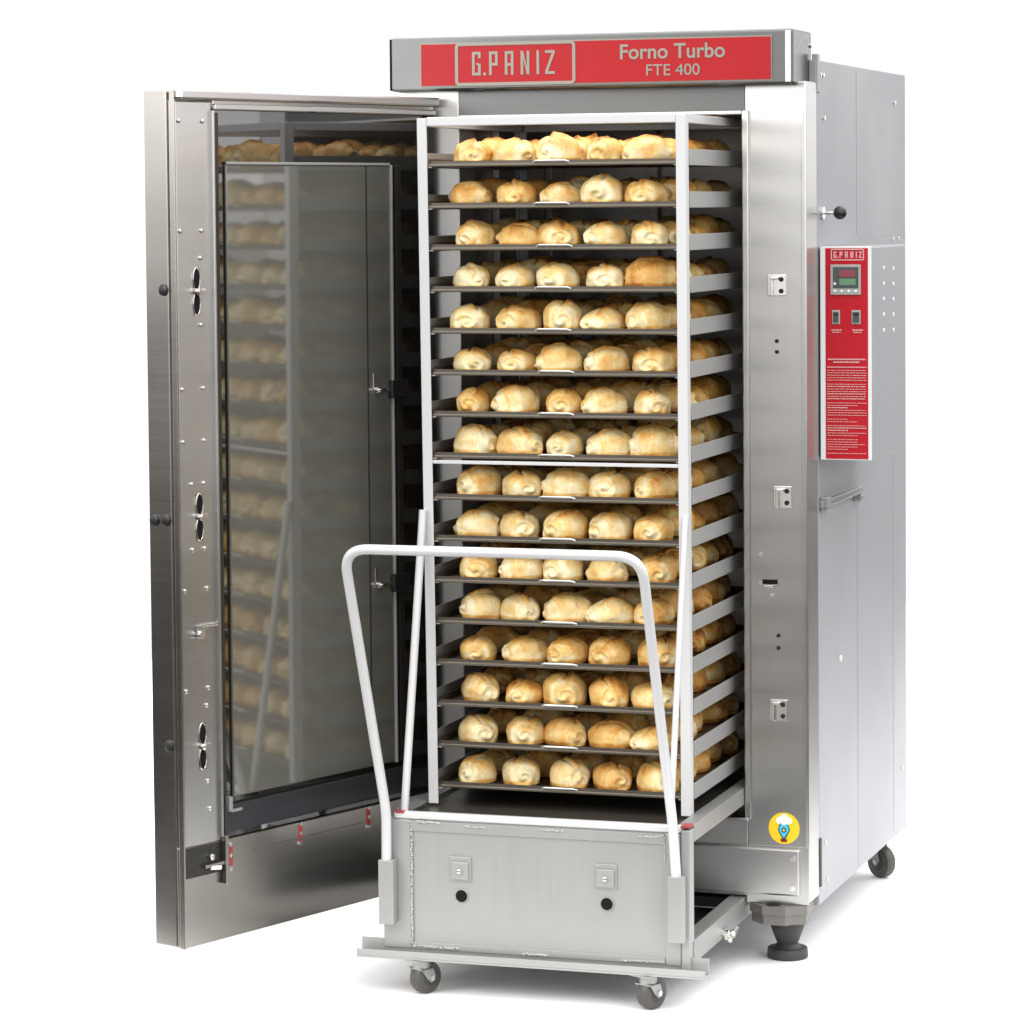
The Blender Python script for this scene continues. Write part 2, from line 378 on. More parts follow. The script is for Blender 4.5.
for i, v in enumerate((267, 282, 296.5, 311, 325.5)):
    for j, yy in enumerate((.285, .40)):
        zz = 1.69-i*.0385 - .004*j
        s = O(); s.ball((1.247, yy, zz), .0062, 10, (.5, 1, 1)); s.build('rivet', M['panel_white'], cb)
for zz in (1.60, 1.40):
    s = O(); s.ball((1.247, .14, zz), .005, 10, (.5, 1, 1)); s.build('screw', M['alu_dark'], cb)

# round emblem laid on the column as a thin disc
b = O(); b.cyl((1.059, -.0003, .334), (1.059, -.0014, .334), .0385, n=48); sk = b.build('round_emblem', M['yellow'], oven)
b = O()
for k, (dx, dz, r) in enumerate(((-.011, .019, .009), (.011, .019, .009), (0, .0235, .0115), (0, .0165, .008))): b.cyl((1.059+dx, -.0014, .334+dz), (1.059+dx, -.0022-.0003*k, .334+dz), r, n=20)
b.build('emblem_print', M['swhite'], sk)
def poly(mat, pts, ya, yb):
    b = O(); b.prism([(1.059+u, .334+v) for u, v in pts], ya, yb, 'y'); b.build('emblem_print', M[mat], sk)
poly('navy', [(-.010, .012), (.010, .012), (.0155, -.004), (.003, -.027), (-.003, -.027), (-.0155, -.004)], -.0022, -.0014)
poly('cyan', [(-.0075, .011), (.0075, .011), (.0125, -.004), (.001, -.023), (-.001, -.023), (-.0125, -.004)], -.0030, -.0022)
b = O(); b.cyl((1.059, -.0030, .330), (1.059, -.0036, .330), .0062, n=18); b.build('emblem_print', M['navy'], sk)
b = O(); b.cyl((1.059, -.0036, .330), (1.059, -.0042, .330), .0030, n=14); b.build('emblem_print', M['yellow'], sk)
poly('maroon', [(-.009, -.026), (.009, -.026), (.007, -.033), (-.007, -.033)], -.0030, -.0022)

# underframe, foot, caster
b = O(); b.box((.25, .02, .125), (.96, 1.0, .1495)); b.box((.30, .3, .05), (.34, .9, .124)); b.build('underframe', M['void'], oven)  # black slab puts the shade of the open underside into its colour
FX, FY = 1.048, .075
b = O()
b.prism([(.972, .06), (.972, .0), (1.012, -.036), (1.070, -.036), (1.085, -.018), (1.117, -.004), (1.117, .06)], .126, .1475)
b.prism([(.976, .05), (.976, .004), (1.014, -.031), (1.068, -.031), (1.082, -.015), (1.113, -.001), (1.113, .05)], .101, .1255)
fb = b.build('foot_bracket', M['bracket'], oven)
b = O(); b.cyl((1.035, -.014, .1474), (1.035, -.014, .1490), .018, n=28); b.build('foot_socket', M['void'], fb)
ft = O(); ft.cyl((FX, FY, 0), (FX, FY, .026), .051, .049, 36, .004); ft.cyl((FX, FY, .026), (FX, FY, .036), .034, .026, 28); ft.cyl((FX, FY, .036), (FX, FY, .078), .026, .042, 28); ft.cyl((FX, FY, .078), (FX, FY, .122), .042, n=28)
ft.build('levelling_foot', M['rubber'], oven)
def caster(off, parent, x, y, top, r, w, rz, name='caster', trail=.02):
    c, s_ = math.cos(rz), math.sin(rz)
    def T(v): return Vector((x + v.x*c - v.y*s_, y + v.x*s_ + v.y*c, v.z))   # local x = rolling direction, local y = axle
    q = MB(T, off)
    q.box((-.034, -.027, top-.004), (.034, .027, top), .001); q.cyl((0, 0, top-.022), (0, 0, top-.004), .021, n=20)
    q.prism([(-.020, top-.022), (.016, top-.022), (trail+.012, r+.004), (trail, r-.012), (trail-.014, r+.0)], -w/2-.006, -w/2-.003, 'y')
    q.prism([(-.020, top-.022), (.016, top-.022), (trail+.012, r+.004), (trail, r-.012), (trail-.014, r+.0)], w/2+.003, w/2+.006, 'y')
    q.box((-.020, -w/2-.006, top-.025), (.016, w/2+.006, top-.022))
    ca = q.build(name, M['alu_dark'], parent)
    q = MB(T, off); q.cyl((trail, -w/2, r), (trail, w/2, r), r, n=36, bev=w*.22); wh = q.build('wheel', M['tyre'], ca)
    q = MB(T, off); q.cyl((trail, -w/2-.001, r), (trail, w/2+.001, r), r*.55, n=24, bev=.002); q.build('hub', M['rubber'], ca)
    q = MB(T, off); q.cyl((trail, -w/2-.010, r), (trail, w/2+.010, r), .007, n=8); q.build('axle_bolt', M['zinc'], ca)
    return ca
caster(OB, oven, 1.055, 1.07, .124, .044, .032, R(-35))
caster(OB, oven, .16, 1.07, .124, .044, .032, R(-35))
ft = O(); ft.cyl((.15, .03, 0), (.15, .03, .026), .050, .048, 28, .004); ft.cyl((.15, .03, .026), (.15, .03, .15), .022, .036, 20); ft.build('levelling_foot', M['rubber'], oven)

# ---- door
TH = R(109.51); Hx, Hy = .1759, -.0199
dd = Vector((math.cos(TH), -math.sin(TH), 0)); dn = Vector((-dd.y, dd.x, 0)); H0 = Vector((Hx, Hy, 0))
def TD(v): return H0 + dd*v.x + dn*v.y + Vector((0, 0, v.z))     # (s along door, t out of inner face, z)
def Dm(): return MB(TD, OB)
DL, z0, z1, TK = .9203, .1565, 2.1194, .095
q = Dm()
q.box((0, -TK, z0), (DL, -.022, z1), .004)                       # outer pan
q.box((0, -.0225, z0), (DL, 0, z0+.2335), .003)                   # bottom rail
q.box((0, -.0225, 2.078), (DL-.1255, .002, z1), .004)            # top lip
q.box((DL-.004, -.012, z0), (DL+.002, .0025, z1), .001)
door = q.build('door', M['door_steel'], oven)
q = Dm(); q.box((DL-.125, -.0218, z0+.234), (DL-.0045, 0, z1-.024), .003); q.build('stile', M['steel'], door)
q = Dm(); q.box((0, -.012, 2.098), (DL-.004, .022, z1+.001), .005); q.box((.0, .0, 2.076), (DL-.125, .010, 2.090), .003); q.build('top_lip', M['steel'], door)
q = Dm(); q.box((.012, -.0222, .392), (.7945, -.006, 2.0775)); q.build('glass_panel', M['dark_glass'], door)
q = Dm(); q.box((.0, -.0222, .392), (.028, .004, 2.0775), .003); q.build('gasket', M['gasket'], door)
q = Dm(); q.box((.172, -.006, .484), (.752, .001, 1.952), .003); wn = q.build('window', M['window'], door)
q = Dm(); q.box((.1645, -.006, .482), (.1715, .006, 1.953), .002); q.box((.172, -.0005, 1.952), (.752, .0045, 1.958), .001); q.build('window_frame', M['alu'], door)
q = Dm(); q.box((.258, .0012, .486), (.262, .0024, 1.950), .0005); q.build('window_seam', M['gasket'], wn)
q = Dm(); q.box((.130, -.006, .482), (.150, .002, 1.953), .002); q.build('window_bead', M['gasket'], door)
q = Dm(); q.box((.12, -.004, .405), (.79, .008, .470), .004); q.prism([(.008, .470), (-.003, .480), (-.003, .470)], .13, .785, 'x') if False else None
q.build('window_sill', M['sill'], door)
q = Dm(); q.box((.7955, -.006, .40), (.8035, .010, 2.075), .002); q.build('stile_bead', M['steel'], door)
q = Dm(); q.box((.775, -.006, .39), (.792, .001, 2.07), .001); q.build('gasket', M['gasket'], door)
for zz in (1.405, .928):
    q = Dm(); q.box((.125, .0, zz-.022), (.185, .016, zz+.022), .003); ck = q.build('window_clamp', M['black'], door)
    q = Dm(); q.cyl((.232, .001, zz), (.232, .014, zz), .009, n=14, bev=.002); q.cyl((.232, .014, zz), (.232, .022, zz), .005, n=10); q.box((.185, .001, zz-.005), (.225, .006, zz+.004), .001); q.box((.236, .001, zz+.004), (.242, .004, zz+.042), .001)
    q.build('clamp_bolt', M['zinc'], door)
for k_, zz in enumerate((1.662, 1.146, .617)):
    q = Dm(); q.box((.842, -.001, zz-.055), (.866, .0008, zz+.055), .0005); lk = q.build('lock_plate', M['door_steel'], door)
    for dz in (.028, -.028):
        q = Dm(); q.prism([(.854+.0095*math.cos(R(a))*(1+.18*math.sin(R(2*a+40))), zz+dz+.024*math.sin(R(a))) for a in range(0, 360, 18)], .0007, .0018, 'y'); q.build('slot', M['hole'], lk)
        q = Dm(); q.tube([(.854+.0115*math.cos(R(a)), .0014, zz+dz+.026*math.sin(R(a))) for a in range(0, 361, 15)], .0014, 6); q.build('slot_rim', M['zinc'], lk) 
    q = Dm(); q.cyl((.855, .001, zz), (.855, .012, zz), .009, n=14, bev=.002); q.box((.828, .001, zz-.005), (.855, .008, zz+.006), .002); q.build('lock_bolt', M['zinc'], lk)
q = Dm()
scr = [(.840, 1.738), (.840, 1.585), (.878, 1.222), (.838, 1.222), (.878, 1.072), (.838, 1.072), (.838, .71), (.838, .535), (.905, 2.05), (.828, 2.05), (.835, 1.80), (.905, 1.80), (.835, 1.44), (.905, 1.44), (.835, 1.32), (.905, 1.32), (.832, .98), (.905, .98), (.832, .75), (.905, .75), (.832, .47)]
q.bm.free()
for s_, zz in scr:
    q = Dm(); q.cyl((s_, 0, zz), (s_, .004, zz), .0055, n=12, bev=.0012); q.build('screw', M['zinc'], door)
q = Dm(); q.box((.842, .0005, .882), (.872, .006, .898), .001); q.cyl((.81, .008, .894), (.862, .008, .894), .006, n=12); q.cyl((.862, .002, .876), (.862, .014, .876), .009, n=12); q.build('door_catch', M['zinc'], door)
for tt, zz in ((-.037, 1.667), (-.038, 1.142), (-.076, 1.140), (-.039, .623)):
    q = Dm(); q.cyl((DL-.001, tt, zz), (DL+.006, tt, zz), .0135, n=24, bev=.003); q.build('plug', M['black'], door)
for ss in (.524, .276):
    q = Dm(); q.box((ss-.007, -.0005, .343), (ss+.007, .0010, .383)); mk = q.build('marker', M['red_paint'], door)
    for zz in (.385, .339, .363):
        q = Dm(); q.cyl((ss, 0, zz), (ss, .0045, zz), .0048, n=12); q.build('screw', M['zinc'], mk)
# latch at the lower free corner
q = Dm(); q.box((.782, -.001, .318), (.915, .0006, .388)); q.build('latch_recess', M['gasket'], door)
q = Dm(); q.box((.786, .001, .288), (.797, .016, .402), .002); q.box((.797, .004, .335), (.86, .012, .343), .002); lt = q.build('latch', M['door_steel'], door)
q = Dm(); q.cyl((.835, .001, .358), (.835, .012, .358), .008, n=12, bev=.002); q.cyl((.84, .006, .334), (.815, .016, .332), .006, n=12); q.build('latch_bolt', M['zinc'], door)
q = Dm(); q.box((.758, -.0005, .325), (.777, .001, .372)); mk = q.build('marker', M['red_paint'], door)
for zz in (.376, .350, .318):
    q = Dm(); q.cyl((.768, 0, zz), (.768, .0045, zz), .0052, n=12); q.build('screw', M['zinc'], mk)
q = Dm(); q.box((.770, .001, .455), (.782, .016, .490), .002); q.box((.735, .008, .452), (.770, .012, .459), .001); q.build('window_clip', M['alu_dark'], door)
q = Dm(); q.box((.30, .0, .348), (.68, .0016, .352)); q.build('weld_line', M['door_steel'], door)

# ------------------------------------------------------------------ TROLLEY
PR, PY, TYAW = .928, -.3736, R(.5475)
trolley = empty('rack_trolley', (PR, PY, 0), TYAW, 'white tubular rack trolley with push handle and casters, rolled halfway out of the oven', 'trolley')
TO = (PR, PY, 0)
def Tm(): return MB(None, TO)
def tw(x, y, z):
    X, Y = x-PR, y-PY
    return Vector((PR+X*math.cos(TYAW)-Y*math.sin(TYAW), PY+X*math.sin(TYAW)+Y*math.cos(TYAW), z))
ZB, ZT = .425, 2.062
YB = .40                      # rear of the rack
def xl(z): return .279 + (.2655-.279)*(z-ZB)/(ZT-ZB)
def xr(z): return .9285 + (.9245-.9285)*(z-ZB)/(ZT-ZB)
def angle_post(side, y0, sgn):
    """L profile leaning with the rack; sgn=+1 front post (side flange goes back)"""
    t = bmesh.new(); w, d, th = .024, .026, .004
    rings = []
    for z in (ZB, ZT-.002):
        x = xl(z) if side == 'l' else xr(z); k = 1 if side == 'l' else -1
        P = [(x, y0), (x+k*w, y0), (x+k*w, y0+sgn*th), (x+k*th, y0+sgn*th), (x+k*th, y0+sgn*d), (x, y0+sgn*d)]
        rings.append([t.verts.new((a, b, z)) for a, b in P])
    n = 6
    for i in range(n): t.faces.new((rings[0][i], rings[0][(i+1) % n], rings[1][(i+1) % n], rings[1][i]))
    t.faces.new(rings[0]); t.faces.new(rings[1][::-1]); bmesh.ops.recalc_face_normals(t, faces=t.faces[:])
    bmesh.ops.bevel(t, geom=t.edges[:], offset=.0008, segments=1, affect='EDGES')
    q = Tm(); q._merge(t); return q.build('post', M['white'], trolley, False)
YF = -.374
for side in 'lr':
    angle_post(side, YF, 1); angle_post(side, YB, -1)
q = Tm()
q.box((xl(ZT)+.0242, YF, ZT-.021), (xr(ZT)-.0242, YF+.022, ZT), .002)
q.box((xl(ZT)+.0242, YB-.022, ZT-.021), (xr(ZT)-.0242, YB, ZT), .002)
q.box((xl(ZT)+.0045, YF+.028, ZT-.022), (xl(ZT)+.022, YB-.028, ZT-.001), .002)
q.box((xr(ZT)-.022, YF+.028, ZT-.022), (xr(ZT)-.0045, YB-.028, ZT-.001), .002)
q.build('top_frame', M['white'], trolley)
# tray supports
TZ = [1.9505 - i*.0988 for i in range(16)]
for z in TZ:
    for side in 'lr':
        q = Tm()
        if side == 'l':
            x = xl(z)+.0052; q.box((x, YF+.006, z-.008), (x+.0025, YB-.006, z+.028), .0006); q.box((x+.0025, YF+.006, z-.008), (x+.028, YB-.006, z-.0055), .0006)
        else:
            x = xr(z)-.0012; q.box((x, YF+.030, z-.008), (x+.0030, YB-.03, z+.030), .001); q.box((x-.030, YF+.006, z-.008), (x-.0003, YB-.006, z-.0055), .0006)
        q.build('tray_support', M['support'], trolley)
q = Tm(); zc = TZ[7]-.014; q.box((xl(zc)+.0245, YF, zc-.0045), (xr(zc)-.0245, YF+.006, zc+.004), .0012); q.build('cross_bar', M['white'], trolley)
# lower carrier box
bx0, bx1, byf, bzt = .2378, .9640, -.5165, .4306
q = Tm(); q.box((.262, byf+.004, .106), (.940, byf+.008, .412), .001); box = q.build('front_plate', M['alu'], trolley)
q = Tm(); q.box((bx0-.024, byf, .105), (bx0+.046, byf+.03, .412), .003); q.build('box_upright', M['alu'], trolley)
q = Tm(); q.box((bx1-.060, byf, .105), (bx1-.0225, byf+.03, .412), .003); q.build('box_upright', M['alu'], trolley)
q = Tm(); q.box((bx1-.0215, byf-.003, .084), (bx1, byf+.035, .421), .003)
q.build('box_upright', M['alu'], trolley)
q = Tm(); q.box((bx0+.0465, byf+.0005, .385), (bx1-.0605, byf+.0038, .409), .001); q.box((bx0+.0465, byf+.0005, .106), (bx1-.0605, byf+.0038, .122), .001); q.build('plate_flange', M['alu'], box)
# weld beads round the front plate
rr = random.Random(8)
def weld(mb, a, b, r=.0032, step=.0034):
    a, b = Vector(a), Vector(b); n = max(2, int((b-a).length/step))
    for i in range(n+1):
        p = a.lerp(b, i/n) + Vector((rr.uniform(-1, 1), 0, rr.uniform(-1, 1)))*.0014
        if rr.random() < .9: mb.ball(p, r*rr.uniform(.8, 1.15), 8)
q = Tm()
weld(q, (bx0+.048, byf, .118), (bx0+.048, byf, .405), .0030); weld(q, (.30, byf, .408), (.36, byf, .407)); weld(q, (.42, byf, .402), (.47, byf, .402), .0028); weld(q, (.60, byf, .404), (.66, byf, .404), .0028); weld(q, (.84, byf, .40), (.90, byf, .404), .0026)
weld(q, (.29, byf, .112), (.40, byf, .111), .0030); weld(q, (.56, byf, .110), (.62, byf, .110), .003); weld(q, (.80, byf, .110), (.90, byf, .112), .003)
weld(q, (bx1-.060, byf, .34), (bx1-.060, byf, .40), .0026)
q.build('weld_bead', M['weld'], box)
for (xx, zz, rot) in ((.407, .300, .05), (.762, .302, -.12)):
    q = Tm(); q.box((xx-.027, byf+.0005, zz-.028), (xx+.027, byf+.0037, zz+.030), .0015); q.box((xx-.021, byf-.004, zz-.024), (xx+.021, byf+.0004, zz+.018), .002); lk = q.build('lock_plate', M['alu'], trolley)
    q = Tm(); q.cyl((xx, byf-.004, zz-.003), (xx, byf-.011, zz-.003), .006, n=12, bev=.002); q.build('bolt', M['zinc'], lk)
    q = Tm(); q.cyl((xx+.002, byf+.0036, zz-.063), (xx+.002, byf+.0005, zz-.063), .0145, n=24); hl = q.build('hole', M['hole'], trolley)
    q = Tm(); q.tube([(xx+.002+.0152*math.cos(a*.2618), byf+.002, zz-.063+.0152*math.sin(a*.2618)) for a in range(25)], .0016, 6); q.build('hole_rim', M['alu'], hl)
# carrier frame: top rails, deck, base
q = Tm(); q.box((bx0+.004, byf-.002, .4125), (bx1-.02, byf+.020, bzt), .007, 3); q.build('front_rail', M['white'], trolley)
q = Tm(); q.box((bx1-.005, byf+.036, .388), (bx1, .12, .4285), .001); q.box((bx1-.035, byf+.022, .4245), (bx1-.0052, .12, .4285), .001); q.box((bx1-.035, byf+.036, .388), (bx1-.0052, .12, .391), .001)
q.build('side_rail', M['alu_dark'], trolley)
q = Tm(); q.box((bx0, byf+.036, .388), (bx0+.005, .12, .4285), .001); q.box((bx0+.0052, byf+.022, .4245), (bx0+.035, .12, .4285), .001); q.build('side_rail', M['alu_dark'], trolley)
for xx in (bx0+.01, bx1-.021):
    q = Tm(); q.box((xx, byf-.004, .4262), (xx+.021, byf+.034, .4312), .001); q.build('red_cap', M['red_paint'], trolley)
q = Tm(); q.box((bx0+.038, byf+.022, .412), (bx1-.037, .38, .418)); q.build('deck', M['tray'], trolley)
q = Tm(); q.box((.1566, -.5476, .0845), (1.0061, -.508, .089), .001); q.box((.1566, -.5476, .0892), (1.0061, -.5436, .1045), .001)
q.box((.1566, -.5116, .0892), (1.0061, -.5076, .1255), .001)
q.build('base_bar', M['alu'], trolley)
q = Tm(); q.box((bx1-.004, -.50, .106), (bx1, .20, .160), .001); q.box((bx1-.040, -.50, .156), (bx1-.0042, .20, .160), .001); q.box((bx1-.040, -.50, .106), (bx1-.0042, .20, .110), .001); q.build('base_rail', M['alu_dark'], trolley)
q = Tm(); q.box((bx0, -.50, .106), (bx0+.004, .20, .160), .001); q.box((bx0+.0042, -.50, .156), (bx0+.04, .20, .160), .001); q.build('base_rail', M['alu_dark'], trolley)
q = Tm(); q.box((.30, -.46, .1005), (.90, .1, .1045)); q.build('base_pan', M['void'], trolley)
q = Tm(); q.cyl((bx1, -.21, .115), (bx1+.028, -.21, .115), .009, n=12, bev=.002); q.cyl((bx1+.004, -.21, .115), (bx1+.012, -.21, .115), .015, n=6); q.cyl((bx1+.020, -.165, .12), (bx1+.024, -.245, .108), .0055, n=10); q.cyl((bx1, -.235, .123), (bx1+.018, -.235, .123), .007, n=8)
q.build('base_bolt', M['zinc'], trolley)
for (xx, yy, rz) in ((.3128, -.5074, R(62)), (.8663, -.5074, R(66))):
    caster(TO, trolley, xx-.01*math.cos(rz), yy-.01*math.sin(rz), .0845, .0385, .034, rz, 'caster', .012)
# push handle
def arc(pts, rad, n=8):
    """polyline with rounded inner corners"""
    P = [Vector(p) for p in pts]; out = [P[0]]
    for i in range(1, len(P)-1):
        a, b, c = P[i-1], P[i], P[i+1]; u = (a-b).normalized(); v = (c-b).normalized()
        for k in range(n+1):
            t = k/n; s0 = b+u*rad; s1 = b+v*rad
            out.append(s0*(1-t)**2 + b*2*t*(1-t) + s1*t*t)
    out.append(P[-1]); return out
HZ = 1.073; HYT = -.74
lx, rx = .2295, .9325
p = [(lx+.0, -.534, .215), (lx, -.534, .300), (lx+.001, -.5345, .43), (lx-.0205, HYT, HZ), (rx-.016, HYT, HZ), (rx-.004, -.5345, .43), (rx+.004, -.534, .300), (rx+.004, -.534, .215)]
full = [Vector(p[0]), Vector(p[1])] + [Vector(v) for v in arc([p[1], p[2], p[3]], .03, 4)[1:-1]] + [Vector(v) for v in arc([p[2], p[3], p[4], p[5]], .062, 10)[1:-1]] + [Vector(v) for v in arc([p[4], p[5], p[6]], .03, 4)[1:-1]] + [Vector(p[6]), Vector(p[7])]
q = Tm(); q.tube(full, .0118, 18); hnd = q.build('push_handle', M['white'], trolley)
for xx in (lx+.002, rx+.004):
    q = Tm(); q.box((xx-.019, -.5465, .165), (xx+.019, -.5205, .318), .002); q.build('handle_sleeve', M['alu'], hnd)
# diagonal struts
q = Tm(); q.tube([(.262, byf+.02, .428), (.2745, YF-.007, 1.13)], .0095, 12); q.build('strut', M['white'], trolley)
q = Tm(); q.tube([(.912, byf+.02, .428), (.921, YF-.007, 1.125)], .0075, 12); q.build('strut', M['white'], trolley)

# ------------------------------------------------------------------ TRAYS
ORD = ['first', 'second', 'third', 'fourth', 'fifth', 'sixth', 'seventh', 'eighth', 'ninth', 'tenth', 'eleventh', 'twelfth', 'thirteenth', 'fourteenth', 'fifteenth', 'sixteenth']
TW, TDp = .612, .74
def make_tray():
    root = empty('baking_tray', (0, 0, 0), 0, 'x', 'baking tray', 'baking trays in the trolley')
    q = MB(); h = TW/2
    q.box((-h, 0, -.004), (h, TDp, -.0025)); q.box((-h, 0, -.0024), (-h+.0015, TDp, .013)); q.box((h-.0015, 0, -.0024), (h, TDp, .013)); q.box((-h+.0016, 0, -.0024), (h-.0016, .0015, .008)); q.box((-h+.0016, TDp-.0015, -.0024), (h-.0016, TDp, .012))
    q.build('tray_pan', M['tray'], root)
    q = MB(); q.box((-h-.002, -.006, -.006), (h+.002, 0., .0015), .0022, 2); q.build('tray_rim', M['tray_rim'], root)
    q = MB(); q.tube(arc([(-.044, -.004, .003), (-.036, -.011, .0065), (.036, -.011, .0065), (.044, -.004, .003)], .005, 4), .0022, 8); q.box((-.034, -.0105, .0035), (.034, -.0085, .0085), .0008); q.build('grip', M['tab'], root)
    return root
tray0 = make_tray()
trr = random.Random(4)
trays = []
for i, z in enumerate(TZ):
    if i == 0: o = tray0
    else:
        o = tray0.copy(); col.objects.link(o)
        for c_ in list(tray0.children):
            d = c_.copy(); col.objects.link(d); d.parent = o
    xc = (xl(z)+.008 + xr(z)-.003)/2 + trr.uniform(-.003, .003)
    w = tw(xc, YF+.013+trr.uniform(-.002, .003), z)
    o.location = w; o.rotation_euler = (0, 0, TYAW+R(trr.uniform(-.35, .35)))
    nm = 'topmost in the trolley' if i == 0 else ('lowest in the trolley, just above the deck' if i == 15 else '%s from the top of the trolley' % ORD[i])
    o['label'] = 'dark baking tray full of bread rolls, ' + nm
    trays.append((xc, z))

# ------------------------------------------------------------------ ROLLS
def roll_mesh(seed, sub=3):
    rg = random.Random(seed); t = bmesh.new(); bmesh.ops.create_icosphere(t, subdivisions=sub, radius=1)
    L_, Wd, Hh = .058+rg.uniform(-.005, .004), .048+rg.uniform(-.003, .003), .066+rg.uniform(-.006, .006)
    off = Vector((seed*3.7, seed*1.3, seed*.7)); th = rg.uniform(-.5, .5); sl = rg.uniform(-.3, .3)
    pit = rg.uniform(1.1, 1.7)*rg.choice((-1, 1)); ph = rg.random(); stp = rg.uniform(.0, .055); p = rg.uniform(2.2, 2.7)
    lay = t.verts.layers.float.new('crust')
    for v in t.verts:
        d = v.co.normalized(); x, y, z = d
        k = (abs(x)**p+abs(y)**p+abs(z)**p)**(-1/p); x, y, z = x*k, y*k, z*k
        n1 = noise.noise(d*1.5+off); n2 = noise.noise(d*4.2+off*1.7); n3 = noise.noise(d*11+off)
        g = 1+.085*n1+.022*n2+.006*n3
        # rolled-up dough: layers wind round the loaf and end in a step
        a = math.atan2(z, y); q = math.hypot(y, z)
        hel = x*pit + a/(2*math.pi) + ph + .10*n2 + .12*n1
        fr_ = hel-math.floor(hel); body = max(0, z+.25)**.5
        step = (fr_ if fr_ < .93 else (1-fr_)/.07*.93)-.5
        g += stp*step*body
        edge = math.exp(-((fr_-.93)/.05)**2)*body; gap = math.exp(-((fr_-.995)/.035)**2)*body + math.exp(-((fr_+.005)/.035)**2)*body
        # score: groove opened along the top, crisp lip beside it
        u = y*math.cos(th)-x*.35*math.sin(th) - sl + .14*math.sin(x*2.6+seed)
        top = max(0, z); env = (1-min(1, abs(x))**3)*top
        gro = math.exp(-((u)/.075)**2)*env; lip = math.exp(-((u-.17)/.12)**2)*env
        X = x*L_*g; Y = y*Wd*g*(1-.09*abs(x)); Z = z*.66*(g-.19*gro+.10*lip)*(1-.12*abs(x)**2.5)-.16
        if abs(x) > .50:       # spiral at the rolled ends
            sp_ = math.sin(q*11+a+seed); X *= 1-.07*sp_*(abs(x)-.50)*2.4
        else: sp_ = 0
        Z = (Z+.5)*Hh
        if Z < .008: Z = .35*Z if Z > 0 else 0
        v.co = Vector((X, Y, Z))
        h = Z/Hh
        c = .04+.36*max(0, h-.35)+.46*lip-.50*gro+.20*edge-.26*gap*(h > .2)+.26*noise.noise(d*1.6+off*2.1)
        if Z < .012: c += .34
        if abs(x) > .72: c -= .12+.06*sp_
        v[lay] = c
    zmin = min(v.co.z for v in t.verts)
    for v in t.verts: v.co.z -= zmin
    me = bpy.data.meshes.new('bread_roll'); t.to_mesh(me); t.free()
    me.polygons.foreach_set('use_smooth', [True]*len(me.polygons)); me.materials.append(M['bread'])
    return me
RM = [roll_mesh(s+1, 5) for s in range(22)]; RL = [roll_mesh(s+1, 4) for s in range(8)]
COLN = ['leftmost', 'second from left', 'middle one', 'second from right', 'rightmost']
ROWN = ['front', 'second', 'third', 'fourth', 'rear']
rg = random.Random(77)
stuff = bmesh.new(); lay_made = False
cnt = 0
for ti, (xc, z) in enumerate(trays):
    for j in range(5):
        for i in range(5):
            x = xc + (-.219+i*.1095) + rg.uniform(-.008, .008) + (-.004 if j == 0 else 0); y = YF+.083+j*.141+rg.uniform(-.006, .008)
            rot = R(rg.choice((90, 90, 60, 120, 75, 105, 25, 155, 45))+rg.uniform(-18, 18)) + (math.pi if rg.random() < .5 else 0)
            if abs(math.sin(rot)) < .6 : x += 0
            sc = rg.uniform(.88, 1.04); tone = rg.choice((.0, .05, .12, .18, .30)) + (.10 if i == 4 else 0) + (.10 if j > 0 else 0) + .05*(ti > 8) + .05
            me = rg.choice(RM); tilt = (R(rg.uniform(-1.6, 1.6)), R(rg.uniform(-1.6, 1.6)))
            indiv = j < 3 or (j == 3 and i >= 2) or (j == 4 and i == 4 and ti >= 4)
            loc = tw(x, y, z-.001)
            if indiv:
                o = bpy.data.objects.new('bread_roll', me); col.objects.link(o)
                o.location = loc; o.rotation_euler = (tilt[0], tilt[1], rot+TYAW); sz = sc; o.scale = (sc, sc*rg.uniform(.95, 1.05), sc*rg.uniform(.93, 1.06))
                o.color = (tone, tone, tone, 1)
                tn = 'pale' if tone < .16 else ('golden' if tone < .35 else 'browned')
                tr = 'topmost' if ti == 0 else ('lowest' if ti == 15 else ORD[ti])
                o['label'] = '%s roll, %s in the %s row of the %s tray%s' % (tn, COLN[i], ROWN[j], tr, '' if ti in (0, 15) else ' from top')
                o['category'] = 'bread roll'; o['group'] = 'bread rolls on the baking trays'; cnt += 1
            else:
                n0 = len(stuff.verts); stuff.from_mesh(rg.choice(RL))
                mt = Matrix.Translation(loc) @ Matrix.Rotation(rot, 4, 'Z') @ Matrix.Scale(sc, 4)
                stuff.verts.ensure_lookup_table()
                for v in stuff.verts[n0:]: v.co = mt @ v.co
me = bpy.data.meshes.new('bread_rolls'); stuff.to_mesh(me); stuff.free(); me.materials.append(M['bread'])
me.polygons.foreach_set('use_smooth', [True]*len(me.polygons))
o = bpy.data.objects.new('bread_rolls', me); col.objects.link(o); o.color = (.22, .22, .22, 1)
tag(o, 'golden bread rolls deep at the back of the trays', 'bread rolls', None, 'stuff')
print('individual rolls', cnt)

# ------------------------------------------------------------------ CAMERA
cam = bpy.data.cameras.new('camera'); co = bpy.data.objects.new('camera', cam); col.objects.link(co); scene.camera = co
yaw, pit, rol = R(18.1821), R(-2.9995), R(-.457)
d = Vector((-math.sin(yaw)*math.cos(pit), math.cos(yaw)*math.cos(pit), math.sin(pit)))
rt = Vector((math.cos(yaw), math.sin(yaw), 0)); up = rt.cross(d)
r2 = rt*math.cos(rol)+up*math.sin(rol); u2 = -rt*math.sin(rol)+up*math.cos(rol)
mw = Matrix((( r2.x, u2.x, -d.x, 2.9263), (r2.y, u2.y, -d.y, -7.5465), (r2.z, u2.z, -d.z, 1.8549), (0, 0, 0, 1)))
co.matrix_world = mw
cam.sensor_width = 36; cam.sensor_fit = 'HORIZONTAL'; cam.lens = 3215.24/1024*36
cam.shift_x = (512-541.764)/1024; cam.shift_y = -(512-372.58)/1024
